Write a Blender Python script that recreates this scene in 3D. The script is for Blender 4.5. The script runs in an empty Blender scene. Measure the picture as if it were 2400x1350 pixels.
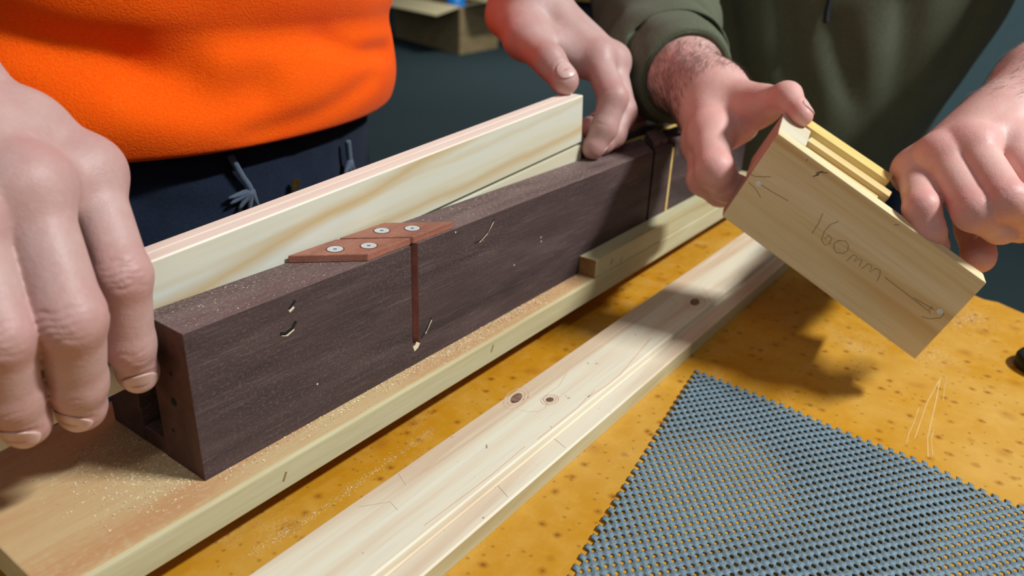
import bpy, bmesh, math, random
import numpy as np
from mathutils import Vector, Matrix
random.seed(7); rng = np.random.default_rng(7)
scene = bpy.context.scene
C0 = bpy.context.collection
OZ = 0.838            # workbench figures below are millimetres around the mitre box; the floor is z = 0 m
def W(p):             # millimetres -> metres
    p = np.asarray(p, float) * 0.001
    return p + np.array([0, 0, OZ])

# ------------------------------------------------------------------ camera
yaw, pitch, roll = 0.6205, 0.4211, 0.0394
cy_, sy_, cp_, sp_ = math.cos(yaw), math.sin(yaw), math.cos(pitch), math.sin(pitch)
fwd = Vector((cy_*cp_, sy_*cp_, -sp_)); rgt = Vector((sy_, -cy_, 0)); upv = rgt.cross(fwd)
r2 = math.cos(roll)*rgt + math.sin(roll)*upv; u2 = -math.sin(roll)*rgt + math.cos(roll)*upv
cam_d = bpy.data.cameras.new('camera'); cam = bpy.data.objects.new('camera', cam_d); C0.objects.link(cam)
mw = Matrix.Identity(4)
for i in range(3):
    mw[i][0], mw[i][1], mw[i][2] = r2[i], u2[i], -fwd[i]
cl = W((-146.98, -269.9, 224.86))
for i in range(3): mw[i][3] = cl[i]
cam.matrix_world = mw
cam_d.sensor_width = 36; cam_d.lens = 1798.43/2400*36
cam_d.clip_start = 0.01; cam_d.clip_end = 60
cam_d.dof.use_dof = True; cam_d.dof.focus_distance = 0.39; cam_d.dof.aperture_fstop = 8.5
scene.camera = cam

# ------------------------------------------------------------------ light
world = bpy.data.worlds.new('room_light'); scene.world = world; world.use_nodes = True
bg = world.node_tree.nodes['Background']; bg.inputs[0].default_value = (0.86, 0.93, 1.0, 1); bg.inputs[1].default_value = 0.165
def tube(name, loc, size, power, col, rot=0.0):
    l = bpy.data.lights.new(name, 'AREA'); l.shape = 'RECTANGLE'; l.size, l.size_y = size; l.energy = power; l.color = col
    o = bpy.data.objects.new(name, l); C0.objects.link(o); o.location = loc; o.rotation_euler = (0, 0, rot); return o
tube('ceiling_tube_or_fill_light', (1.02, -1.55, 2.75), (0.6, 0.14), 122, (0.97, 1.0, 0.99))
tube('ceiling_tube_or_fill_light', (3.4, 1.9, 2.75), (1.2, 0.16), 26, (0.97, 1.0, 0.99))  # unseen lamp added as secondary fill from the far side
tube('ceiling_tube_or_fill_light', (-1.5, -1.0, 2.75), (1.2, 0.16), 12, (0.97, 1.0, 0.99))  # unseen camera-side lamp, added to fill the faces turned this way
tube('ceiling_tube_or_fill_light', (6.0, 3.6, 2.75), (1.2, 0.16), 90, (0.97, 1.0, 0.99))  # lamp made up to brighten the distant carpet and carton
vs = scene.view_settings
vs.view_transform = 'Standard'; vs.look = 'None'; vs.exposure = -0.22; vs.gamma = 1.0; vs.use_curve_mapping = False

# ------------------------------------------------------------------ helpers
def lin(*c):
    c = c[0] if len(c) == 1 else c
    return tuple((x/255/12.92 if x/255 <= .04045 else ((x/255+.055)/1.055)**2.4) for x in c) + (1.0,)
ORG = {}
def link(o, parent=None):
    C0.objects.link(o)
    if parent is not None: o.parent = parent
    return o
def tag(o, label=None, cat=None, group=None, kind=None):
    if label: o['label'] = label
    if cat: o['category'] = cat
    if group: o['group'] = group
    if kind: o['kind'] = kind
    return o
def thing(name, label, cat, base, group=None, world=False):
    o = bpy.data.objects.new(name, None); o.empty_display_size = 0.05
    p = np.asarray(base, float) if world else W(base)
    o.location = p; ORG[o.name] = p; C0.objects.link(o)
    return tag(o, label, cat, group)
def build(name, V, F, mat, parent=None, org=None, smooth=False, bevel=0, local=False, metres=False, mats=None, midx=None):
    """V in millimetres in bench space (or metres / parent-local metres)."""
    V = np.asarray(V, float)
    if local: o3 = np.zeros(3); P = V*0.001
    else:
        P = V if metres else W(V)
        if parent is not None: o3 = ORG[parent.name]
        elif org is not None: o3 = W(org)
        else: o3 = np.array([(P[:,0].min()+P[:,0].max())/2, (P[:,1].min()+P[:,1].max())/2, P[:,2].min()])
        P = P - o3
    me = bpy.data.meshes.new(name)
    if isinstance(F, np.ndarray):
        n, k = F.shape
        me.vertices.add(len(P)); me.vertices.foreach_set('co', P.astype(np.float32).ravel())
        me.loops.add(n*k); me.loops.foreach_set('vertex_index', F.astype(np.int32).ravel())
        me.polygons.add(n); me.polygons.foreach_set('loop_start', np.arange(0, n*k, k, dtype=np.int32))
        me.update(calc_edges=True); me.validate()
    else:
        me.from_pydata([tuple(p) for p in P], [], [tuple(f) for f in F]); me.update()
    for m in (mats or [mat]): me.materials.append(m)
    if midx is not None:
        for p, i in zip(me.polygons, midx): p.material_index = i
    if smooth: me.polygons.foreach_set('use_smooth', [True]*len(me.polygons))
    o = bpy.data.objects.new(name, me)
    link(o, parent); ORG[o.name] = o3 if not local else np.zeros(3)
    if parent is None: o.location = o3
    if bevel:
        b = o.modifiers.new('bevel', 'BEVEL'); b.width = bevel*0.001; b.segments = 2; b.limit_method = 'ANGLE'; b.angle_limit = 0.6
    return o
def merge(*parts):
    V = []; F = []; n = 0
    for v, f in parts:
        V.append(np.asarray(v, float)); F += [tuple(i+n for i in q) for q in f]; n += len(v)
    return np.concatenate(V), F
def prism(poly, z0, z1):                     # plan polygon (x, y) counter-clockwise, raised from z0 to z1
    n = len(poly); V = [(x, y, z0) for x, y in poly]+[(x, y, z1) for x, y in poly]
    F = [tuple(range(n-1, -1, -1)), tuple(range(n, 2*n))]+[(i, (i+1) % n, n+(i+1) % n, n+i) for i in range(n)]
    return np.array(V, float), F
def extr(prof, x0, x1):                      # (y, z) profile counter-clockwise seen from +x, run along x
    n = len(prof); V = [(x0, y, z) for y, z in prof]+[(x1, y, z) for y, z in prof]
    F = [tuple(range(n-1, -1, -1)), tuple(range(n, 2*n))]+[(i, (i+1) % n, n+(i+1) % n, n+i) for i in range(n)]
    return np.array(V, float), F
def box(x0, x1, y0, y1, z0, z1): return prism([(x0, y0), (x1, y0), (x1, y1), (x0, y1)], z0, z1)
def disc(c, nrm, r, h, n=20, dish=0.0):      # a low round button (rim, top, optional dished centre)
    nrm = Vector(nrm).normalized(); a = nrm.orthogonal().normalized(); b = nrm.cross(a); c = Vector(c); V = []; F = []
    for rr, hh in ((r, 0), (r, h), (r*.82, h), (r*.25, h-dish)):
        for i in range(n):
            t = 2*math.pi*i/n; V.append(tuple(c+(a*math.cos(t)+b*math.sin(t))*rr+nrm*hh))
    for k in range(3):
        for i in range(n): F.append((k*n+i, k*n+(i+1) % n, (k+1)*n+(i+1) % n, (k+1)*n+i))
    F.append(tuple(range(3*n, 4*n))); return np.array(V), F
def ribbon(P, w, nrm, th=0.12):              # flat stroke along a polyline
    P = [Vector(p) for p in P]; nrm = Vector(nrm).normalized(); V = []; F = []
    for i, p in enumerate(P):
        d = (P[min(i+1, len(P)-1)]-P[max(i-1, 0)]).normalized(); s = nrm.cross(d).normalized()*(w/2)
        V += [tuple(p-s), tuple(p+s), tuple(p-s+nrm*th), tuple(p+s+nrm*th)]
    for i in range(len(P)-1):
        a = 4*i; b = a+4
        F += [(a+2, a+3, b+3, b+2), (a, a+2, b+2, b), (a+3, a+1, b+1, b+3)]
    F += [(0, 1, 3, 2), (len(V)-4, len(V)-2, len(V)-1, len(V)-3)]
    return np.array(V), F

# ------------------------------------------------------------------ materials
class NT:
    def __init__(s, name):
        s.m = bpy.data.materials.new(name); s.m.use_nodes = True; s.t = s.m.node_tree; s.b = s.t.nodes['Principled BSDF']
        s.tc = None
    def n(s, typ, **kw):
        nd = s.t.nodes.new(typ)
        for k, v in kw.items():
            if k in nd.inputs: s.inp(nd.inputs[k], v)
            else: setattr(nd, k, v)
        return nd
    def inp(s, i, v):
        if isinstance(v, bpy.types.NodeSocket): s.t.links.new(v, i)
        else: i.default_value = v
    def obj(s):
        if s.tc is None: s.tc = s.n('ShaderNodeTexCoord').outputs['Object']
        return s.tc
    def map(s, scale, loc=(0, 0, 0), rot=(0, 0, 0), src=None):
        return s.n('ShaderNodeMapping', Vector=src or s.obj(), Scale=scale, Location=loc, Rotation=rot).outputs[0]
    def noise(s, vec, scale=1.0, detail=3.0, rough=.5, dist=0.0):
        return s.n('ShaderNodeTexNoise', Vector=vec, Scale=scale, Detail=detail, Roughness=rough, Distortion=dist).outputs['Fac']
    def ramp(s, fac, stops, interp='LINEAR'):
        r = s.n('ShaderNodeValToRGB', Fac=fac); e = r.color_ramp; e.interpolation = interp
        while len(e.elements) < len(stops): e.elements.new(.5)
        for el, (p, c) in zip(e.elements, stops): el.position = p; el.color = c if len(c) == 4 else tuple(c)+(1,)
        return r.outputs[0]
    def step(s, fac, a, b):
        return s.n('ShaderNodeMapRange', Value=fac, **{'From Min': a, 'From Max': b}).outputs[0]
    def mix(s, fac, a, b, mode='MIX'):
        m = s.n('ShaderNodeMix', data_type='RGBA', blend_type=mode)
        s.inp(m.inputs[0], fac); s.inp(m.inputs[6], a); s.inp(m.inputs[7], b); return m.outputs[2]
    def math(s, op, a, b=0.0):
        m = s.n('ShaderNodeMath', operation=op); s.inp(m.inputs[0], a); s.inp(m.inputs[1], b); return m.outputs[0]
    def bump(s, h, strength=.3, dist=.001):
        s.t.links.new(s.n('ShaderNodeBump', Height=h, Strength=strength, Distance=dist).outputs[0], s.b.inputs['Normal'])
    def end(s, col, rough=.6, spec=.4, **kw):
        s.inp(s.b.inputs['Base Color'], col); s.inp(s.b.inputs['Roughness'], rough); s.inp(s.b.inputs['Specular IOR Level'], spec)
        for k, v in kw.items(): s.inp(s.b.inputs[k], v)
        return s.m
def plain(name, col, rough=.6, **kw): 
    k = NT(name); f = k.noise(k.map((1, 1, 1)), 90, 4)
    c = k.mix(k.step(f, .25, .75), tuple(x*.85 for x in col[:3])+(1,), tuple(min(1, x*1.12) for x in col[:3])+(1,))
    return k.end(c, rough, **kw)
def wood(name, light, mid, dark, along=4, across=34, fine=420, rough=.55, bump=.12, tilt=0.0, spread=(.3, .5, .72), dust=0.0, dustcol=(200, 190, 175), dscale=420, blotch=.35, streak=0.0):
    k = NT(name)
    v = k.map((along, across, across), rot=(0, tilt, 0))
    g = k.noise(v, 1.0, 4, .55, .6)
    c = k.ramp(g, [(spread[0], lin(light)), (spread[1], lin(mid)), (spread[2], lin(dark))])
    fi = k.noise(k.map((fine*.05, fine, fine), rot=(0, tilt, 0)), 1.0, 3)
    c = k.mix(k.math('MULTIPLY', k.step(fi, .45, .75), .35), c, lin(dark))
    bl = k.noise(k.map((9, 14, 14)), 1.0, 3)
    c = k.mix(k.math('MULTIPLY', k.step(bl, .5, .75), blotch), c, lin(mid))
    if dust:
        d = k.noise(k.map((dscale*.6, dscale, dscale)), 1.0, 4, .7); big = k.noise(k.map((14, 20, 20)), 1.0, 3)
        dm = k.math('MULTIPLY', k.step(d, .5, .74), k.math('MULTIPLY', k.step(big, .3, .75), dust))
        c = k.mix(dm, c, lin(dustcol))
    if streak:
        sn = k.noise(k.map((45, 900, 900), rot=(0, .35, .1)), 1.0, 4, .65); bg2 = k.noise(k.map((30, 60, 60)), 1.0, 2)
        c = k.mix(k.math('MULTIPLY', k.math('MULTIPLY', k.step(sn, .52, .72), k.step(bg2, .35, .65)), streak), c, lin(128, 114, 110))
    k.bump(fi, bump, .0006)
    return k.end(c, rough, .3)

# ------------------------------------------------------------------ material set
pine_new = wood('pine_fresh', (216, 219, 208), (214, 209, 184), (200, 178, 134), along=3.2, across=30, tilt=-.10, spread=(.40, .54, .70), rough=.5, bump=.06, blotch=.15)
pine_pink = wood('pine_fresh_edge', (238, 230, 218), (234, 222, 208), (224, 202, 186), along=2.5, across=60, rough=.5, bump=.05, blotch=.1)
pine_end = wood('pine_old_pale', (196, 190, 158), (190, 180, 142), (168, 148, 104), along=4, across=40, rough=.65, bump=.2)
base_top = wood('base_board_wood', (208, 184, 144), (202, 172, 126), (194, 146, 102), along=5, across=40, rough=.62, bump=.2, dust=.75, dustcol=(214, 200, 168), spread=(.28, .48, .66), blotch=.5)
dark_wood = wood('jarrah_dark', (88, 70, 69), (70, 54, 54), (50, 38, 38), along=9, across=70, fine=700, rough=.7, bump=.35, dust=.55, dustcol=(150, 138, 134), dscale=900, spread=(.25, .5, .75), streak=.38)
dark_end = wood('jarrah_end_grain', (98, 66, 54), (84, 54, 44), (62, 40, 34), along=60, across=60, fine=300, rough=.6, bump=.2)
dark_top = wood('jarrah_dusty_top', (120, 98, 96), (106, 84, 82), (84, 64, 64), along=9, across=60, fine=600, rough=.75, bump=.3, dust=.9, dustcol=(178, 166, 158), dscale=800)
k = NT('pine_board_face')
g = k.noise(k.map((3.2, 40, 40), rot=(0, -.06, 0)), 1.0, 4, .5, .4)
c = k.ramp(g, [(.36, lin(212, 216, 206)), (.52, lin(214, 212, 192)), (.70, lin(204, 192, 156))])
sx = k.n('ShaderNodeSeparateXYZ', Vector=k.obj()); wob = k.noise(k.map((14, 40, 40)), 1.0, 3)
def band(c, z0, m, x0, w, amt):
    line = k.math('ADD', k.math('MULTIPLY', k.math('SUBTRACT', sx.outputs[0], x0), m), z0)
    dz = k.math('ABSOLUTE', k.math('ADD', k.math('SUBTRACT', sx.outputs[2], line), k.math('MULTIPLY', k.math('SUBTRACT', wob, .5), .010)))
    return k.mix(k.math('MULTIPLY', k.n('ShaderNodeMapRange', Value=dz, **{'From Min': w, 'From Max': 0.0}).outputs[0], amt), c, lin(196, 168, 116))
c = band(c, .0285, .125, .02, .0065, .85); c = band(c, .0218, .014, .12, .0045, .75); c = band(c, .046, .03, .30, .003, .3)
fi = k.noise(k.map((22, 420, 420)), 1.0, 3); c = k.mix(k.math('MULTIPLY', k.step(fi, .5, .8), .16), c, lin(190, 182, 160)); k.bump(fi, .06, .0005)
pine_face = k.end(c, .5, .3)
kerf_red = wood('jarrah_fresh_cut', (128, 76, 60), (112, 62, 50), (86, 46, 38), along=200, across=60, fine=500, rough=.7)
plate_wood = wood('red_hardwood', (170, 116, 98), (158, 102, 84), (130, 78, 62), along=14, across=60, fine=500, rough=.5, bump=.15, dust=.25)
jig_wood = wood('pine_jig_face', (230, 216, 178), (224, 206, 160), (206, 172, 116), along=1.0, across=34, rough=.5, bump=.05, spread=(.40, .52, .60), blotch=.1)
jig_wood2 = wood('pine_jig_strip', (222, 206, 160), (216, 190, 132), (200, 156, 92), along=4, across=50, rough=.5, bump=.05)
jig_white = wood('pine_jig_white', (214, 208, 190), (208, 200, 176), (196, 180, 146), along=8, across=60)
jig_end = wood('pine_end_grain', (196, 160, 142), (188, 150, 132), (172, 132, 114), along=60, across=120, rough=.6, bump=.2)
yellow_pine = wood('pine_yellow', (232, 206, 138), (224, 190, 112), (206, 164, 84), along=5, across=50)
steel = NT('zinc_screw').end(lin(214, 222, 226), .4, .6, Metallic=.45)
slot_grey = plain('screw_slot', lin(96, 104, 110), .5)
black_hole = plain('dark_hole', lin(16, 13, 12), .9)
dust_mat = plain('sawdust', lin(222, 206, 172), .9)
graphite = plain('pencil_graphite', lin(98, 96, 88), .6)

k = NT('plank_pine')
g = k.noise(k.map((2.4, 46, 46)), 1.0, 4, .5, .5)
c = k.ramp(g, [(.34, lin(226, 220, 200)), (.5, lin(222, 210, 186)), (.64, lin(206, 178, 150)), (.74, lin(226, 216, 192))])
f2 = k.noise(k.map((18, 420, 420)), 1.0, 2); c = k.mix(k.math('MULTIPLY', k.step(f2, .5, .8), .25), c, lin(190, 160, 130))
sp = k.noise(k.map((160, 260, 260)), 1.0, 2); c = k.mix(k.step(sp, .72, .78), c, lin(150, 130, 110))
k.bump(f2, .08, .0005); plank_mat = k.end(c, .5, .3)

k = NT('varnished_bench_top')
o_ = k.obj()
n1 = k.noise(k.map((7, 7, 7)), 1.0, 4, .6); n2 = k.noise(k.map((60, 60, 60)), 1.0, 5, .7)
c = k.ramp(n1, [(.3, lin(182, 120, 16)), (.5, lin(192, 136, 30)), (.7, lin(200, 154, 70))])
c = k.mix(k.math('MULTIPLY', k.step(n2, .45, .8), .4), c, lin(222, 178, 92))
def spots(scale, r0, r1, keep, col, amt, c):
    wob = k.noise(k.map((scale*2.2,)*3), 1.0, 2)
    vo = k.n('ShaderNodeTexVoronoi', Vector=k.map((scale,)*3, loc=(3.7, 1.3, .2)), Scale=1.0, voronoi_dimensions='2D')
    d = k.math('ADD', vo.outputs['Distance'], k.math('MULTIPLY', k.math('SUBTRACT', wob, .5), .25))
    sep = k.n('ShaderNodeSeparateColor', Color=vo.outputs['Color'])
    m = k.math('MULTIPLY', k.n('ShaderNodeMapRange', Value=d, **{'From Min': r1, 'From Max': r0}).outputs[0], k.step(sep.outputs[0], keep, keep+.05))
    return k.mix(k.math('MULTIPLY', m, amt), c, col)
c = spots(75, .08, .24, .62, lin(150, 92, 20), .6, c)
c = spots(75, .02, .09, .66, lin(110, 64, 18), .6, c)
c = spots(150, .06, .20, .7, lin(140, 90, 26), .55, c)
c = spots(40, .04, .30, .82, lin(160, 96, 18), .5, c)
cl_ = k.noise(k.map((22, 22, 22)), 1.0, 3, .6); gr = k.noise(k.map((700, 700, 700)), 1.0, 2)
c = k.mix(k.math('MULTIPLY', k.math('MULTIPLY', k.step(cl_, .56, .72), k.step(gr, .45, .7)), .5), c, lin(226, 208, 160))
k.bump(k.math('ADD', k.math('MULTIPLY', n2, .5), k.math('MULTIPLY', gr, .3)), .18, .0008)
bench_mat = k.end(c, .34, .5)

k = NT('carpet'); f = k.noise(k.map((500, 500, 500)), 1.0, 2); b_ = k.noise(k.map((1.2, 1.2, 1.2)), 1.0, 3)
c = k.mix(k.step(f, .3, .7), lin(32, 43, 46), lin(56, 70, 73)); c = k.mix(k.math('MULTIPLY', k.step(b_, .4, .7), .3), c, lin(50, 64, 66))
k.bump(f, .5, .004); carpet = k.end(c, .95, .1)
wall_mat = plain('painted_wall', lin(150, 165, 168), .8)
card = NT('cardboard'); f = card.noise(card.map((6, 6, 60)), 1.0, 3)
card = card.end(card.mix(card.step(f, .3, .7), lin(146, 126, 92), lin(176, 152, 112)), .85, .1)
card_in = plain('cardboard_flap', lin(206, 190, 148), .85)
tape = plain('pale_blue_label', lin(140, 178, 196), .4)
blue_pl = plain('blue_plastic', lin(20, 130, 215), .4)
dark_cab = plain('dark_navy_panel', lin(20, 22, 30), .6)
shelf_wood = plain('shelf_timber', lin(160, 128, 70), .6)
teal_panel = plain('grey_teal_panel', lin(92, 118, 124), .7)
rubber = plain('black_rubber', lin(20, 21, 23), .6)

# ------------------------------------------------------------------ the room
FL = -838.
fl = build('floor', [(-3, -4, -.05), (13, -4, -.05), (13, 11, -.05), (-3, 11, -.05), (-3, -4, 0), (13, -4, 0), (13, 11, 0), (-3, 11, 0)],
           [(3, 2, 1, 0), (4, 5, 6, 7), (0, 1, 5, 4), (1, 2, 6, 5), (2, 3, 7, 6), (3, 0, 4, 7)], carpet, metres=True)
tag(fl, 'dark blue-green carpet floor', None, kind='structure')
def wbox(a, b): 
    (x0, y0, z0), (x1, y1, z1) = a, b
    V, F = prism([(x0, y0), (x1, y0), (x1, y1), (x0, y1)], z0, z1); return V, F
wl = build('wall_back', *wbox((13, -4, 0), (13.1, 11, 2.9)), wall_mat, metres=True); tag(wl, kind='structure')
wl = build('wall_left', *wbox((-3, 11, 0), (13.1, 11.1, 2.9)), wall_mat, metres=True); tag(wl, kind='structure')

# ------------------------------------------------------------------ workbench
ZB = -38.
bench = thing('workbench', 'worn yellow varnished workbench top spotted with brown stains', 'workbench', (200, -220, FL))
edge = [(672+rng.normal(0, 1.0)-.30*(100-y), y) for y in np.linspace(-620, 112, 60)]
edge = [(671-.306*(-y+50)+(2.5*math.sin(y*.21)+1.8*math.sin(y*.53+1)), y) for y in np.linspace(-620, 112, 70)]
poly = [(-420, -620)]+edge+[(-420, 112)]
build('bench_top', *prism(poly, ZB-34, ZB), bench_mat, bench, bevel=1.2)
for x, y in ((-360, -560), (-360, 60), (400, -560), (620, 60)):
    build('leg', *box(x-32, x+32, y-32, y+32, FL, ZB-34), pine_end, bench, bevel=2)
for y0 in (-560, 60): build('apron_rail', *box(-328, 368 if y0 < 0 else 588, y0-12, y0+12, ZB-120, ZB-34), pine_end, bench, bevel=1.5)
scr = plain('raw_scratch', lin(206, 172, 112), .7)
def bench_marks():
    for P, w in (([(404, -243), (372, -246), (345, -248), (318, -250), (297, -254)], .7), ([(398, -243), (362, -242), (336, -243), (312, -244)], .6), ([(352, -239), (330, -240), (316, -240), (304, -241)], .5), ([(410, -246), (388, -248), (372, -250)], .4), ([(330, -251.5), (318, -252), (300, -256)], .5)):
        V, F = ribbon([(x, y, ZB) for x, y in P], w, (0, 0, 1), .1); build('scratch', V, F, scr, bench)
bench_marks()

# ------------------------------------------------------------------ mitre box
mb = thing('mitre_box', 'dark hardwood mitre box screwed onto a pale timber base board', 'mitre box', (250, 40, ZB))
H, T1, Y2, WD_ = 74.4, 30.0, 48.3, 76.6
V, F = extr([(-14.9, -16.3), (95, -16.3), (95, 0), (-13.4, 0), (-14.9, -1.2)], -74, 640)
mi = [0]*len(F)
bb = build('base_board', V, F, None, mb, mats=[base_top, pine_end], bevel=.8)
for p in bb.data.polygons:
    if p.normal.y < -.5 or abs(p.normal.x) > .5: p.material_index = 1
for x in (-10, 560): build('batten', *box(x-20, x+20, 10, 80, ZB, -16.3), pine_end, mb, bevel=.5)
def wall_mats(o):
    for p in o.data.polygons:
        n = p.normal
        p.material_index = 2 if n.z > .8 else (1 if n.x < -.95 else (3 if (n.x < -.4 and n.y < -.4) else 0))
segs = [[(0, 0), (135.4, 0), (105.4, T1), (0, T1)], [(140.8, 0), (422.3, 0), (458.3, T1), (110.8, T1)],
        [(425.4, 0), (458.6, 0), (458.6, 27.5)], [(462.6, 0), (640, 0), (640, T1), (462.6, T1)]]
parts = [prism(s, 0, H) for s in segs]+[prism(q, 0, 12.5) for q in ([(134.6, -.03), (141.6, -.03), (111.6, T1-.2), (104.6, T1-.2)], [(421.6, -.03), (426.2, -.03), (462, T1-.2), (457.4, T1-.2)], [(458, -.03), (463.2, -.03), (463.2, T1-.2), (458, T1-.2)])]
fw_ = build('front_wall', *merge(*parts), None, mb, mats=[dark_wood, dark_end, dark_top, kerf_red], bevel=.4); wall_mats(fw_)
bw_ = build('back_wall', *box(0, 640, Y2, WD_, 0, H), None, mb, mats=[dark_wood, dark_end, dark_top, kerf_red], bevel=.7); wall_mats(bw_)
cf_ = build('channel_floor', *box(0.3, 639, T1, Y2, 0, 9), None, mb, mats=[dark_wood, dark_end, dark_top, kerf_red], bevel=.5); wall_mats(cf_)
tag(build('kerf_slip', *box(459.0, 462.2, 0.2, 29, 13, 70.5), yellow_pine, mb), 'thin yellow pine slip wedged in the saw cut')
st = build('stop_strip', *box(315.5, 640, -14.7, -.05, 0, 14.5), None, mb, mats=[pine_end, wood('strip_end', (150, 112, 66), (136, 98, 54), (116, 80, 42), along=80, across=80)], bevel=.5)
for p in st.data.polygons:
    if p.normal.x < -.9: p.material_index = 1
def plate(poly, z0, h, mat, screws):
    p = build('guide_plate', *prism(poly, z0, z0+h), mat, mb, bevel=.5)
    for x, y in screws:
        s = build('screw', *disc((x, y, z0+h-.25), (0, 0, 1), 4.1, .4, 22, .08), steel, p, smooth=False)
        n = 2.2; V, F = merge(*[(lambda q: (q[0], q[1]))(box(x-a/2, x+a/2, y-b/2, y+b/2, z0+h+.02, z0+h+.2)) for a, b in ((n, .45), (.45, n))])
        build('screw_recess', V, F, slot_grey, p)
        t = [(x+4.5*math.cos(q), y+4.5*math.sin(q)) for q in np.linspace(0, 6.28, 24)]
        V, F = ribbon([(a, b, z0+h) for a, b in t], .6, (0, 0, 1), .06); build('countersink', V, F, kerf_red, p)
    return p
plate([(104.5, .8), (136.0, .8), (108.0, 28.6), (76.5, 28.6)], H, 4.2, plate_wood, [(98.0, 17.8), (112.8, 8.6)])
plate([(138.4, .8), (171.5, .8), (143.7, 28.6), (110.6, 28.6)], H, 4.2, plate_wood, [(133.5, 20.0), (147.4, 10.2)])
plate([(429, 3.5), (440, 3.5), (443, 5.5), (447, 6.0), (451, 3.5), (455, 3.5), (486, 29), (463, 29)], H, 5, dark_top, [])
plate([(480, 50), (505, 50), (530, 74), (480, 74)], H, 6, plate_wood, [])
for y, z, r in ((15.6, 35.6, 2.1), (14.0, 50.5, .9), (20.5, 18.5, 1.0), (60, 42, 1.1)):
    build('nail_hole', *disc((-.02, y, z), (-1, 0, 0), r, .12, 14), black_hole, mb)
# checks and dust in the front wall
def crack(P, w, mat): V, F = ribbon([(x, 0, z) for x, z in P], w, (0, -1, 0), .12); build('crack' if mat is black_hole else 'dust_fill', V, F, mat, mb)
crack([(47, 56), (50, 54.8), (54, 56), (56.5, 59)], 1.6, black_hole); crack([(48, 54.8), (51, 53.6), (55, 55.2)], .9, dust_mat)
crack([(53, 66.5), (55, 67.5), (57, 69.5)], 1.3, black_hole); crack([(53.2, 65.2), (56, 66.6)], 1.6, dust_mat)
crack([(190.5, 60), (196, 60.5), (203, 64), (209, 71)], .9, black_hole); crack([(195, 59.4), (202, 62.6), (208.6, 69)], .5, dust_mat)
crack([(142, 15), (147, 18.5), (151.5, 25)], .9, black_hole); crack([(146, 16.6), (151.5, 23.5)], .7, dust_mat)
crack([(136.0, 10.6), (138.4, 11.4), (139.8, 13.4)], 3.6, dust_mat)
for x, z in ((66, 20), (172.5, 72), (262, 44), (262.6, 41), (232, 33)): build('dust_fill', *disc((x, 0, z), (0, -1, 0), .55, .12, 8), dust_mat, mb)
for x, z, w in ((30, -9, 2.2), (190, -7, 2.4), (338, 6.5, 2.0), (354, 4, 1.2)):
    V, F = ribbon([(x, -14.92, z-2), (x+2.2, -14.92, z+2.4)], w*.6, (0, -1, 0), .06); build('dent', V, F, wood('dent_%d' % x, (150, 128, 84), (140, 116, 72), (120, 96, 56)), mb)

# sawdust lying around the box
def sawdust(n, fn, name, size=(.25, .7)):
    V = []; F = []
    for i in range(n):
        x, y, z = fn(); s = rng.uniform(*size); q = rng.normal(size=(4, 3)); q /= np.linalg.norm(q, axis=1)[:, None]; q *= s*np.array([1.6, 1, .6]); b = len(V)
        V += [(x+a, y+b2, z+max(0, c+s*.3)) for a, b2, c in q]; F += [(b, b+1, b+2), (b, b+2, b+3), (b, b+3, b+1), (b+1, b+3, b+2)]
    o = build(name, V, F, dust_mat); return o
def near_end():
    x = -abs(rng.normal(0, 18)); y = rng.uniform(2, 66)+rng.normal(0, 4); return max(x, -70), min(max(y, -12), 90), 0
o = sawdust(1300, near_end, 'sawdust'); tag(o, 'loose pale sawdust scattered on base board at the mitre box end', 'sawdust', kind='stuff')
def ledge(): 
    x = rng.choice([rng.uniform(5, 310), rng.normal(150, 40), rng.normal(225, 30)]); x = min(max(x, 3), 312); return x, -abs(rng.normal(0, 4.5))*.9 if rng.random() < .8 else rng.uniform(-13, -1), 0
def ledge2():
    x, y, z = ledge(); return x, max(y, -13), z
o = sawdust(1700, ledge2, 'sawdust'); tag(o, 'thin line of pale sawdust along the front foot of the mitre box', 'sawdust', kind='stuff')
def walltop():
    x = rng.uniform(3, 420); y = rng.uniform(1, 28); return x, y, H
def wt2():
    while True:
        x, y, z = walltop()
        if not (74-8 < x+ (y-28)*.0 and 76.5-(y-28.6) < x < 171.5-(y-.8)): return x, y, z
o = sawdust(700, wt2, 'sawdust', (.15, .4)); tag(o, 'fine sawdust specks on top of the mitre box front wall', 'sawdust', kind='stuff')

def bench_streak():
    t = rng.uniform(0, 1); return 5+t*130+rng.normal(0, 2), -16.5-1.5*math.sin(t*5)+rng.normal(0, 1.6), ZB
o = sawdust(900, bench_streak, 'sawdust', (.12, .4)); tag(o, 'faint dusty streak on the bench between base board and plank', 'sawdust', kind='stuff')
def bench_scuff():
    a = rng.normal(0, 1, 2); return 524+a[0]*14, -242+a[1]*8-a[0]*3, ZB
o = sawdust(900, bench_scuff, 'sawdust', (.15, .5)); tag(o, 'pale dust patch on the bench by the lower end of the jig', 'sawdust', kind='stuff')

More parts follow.
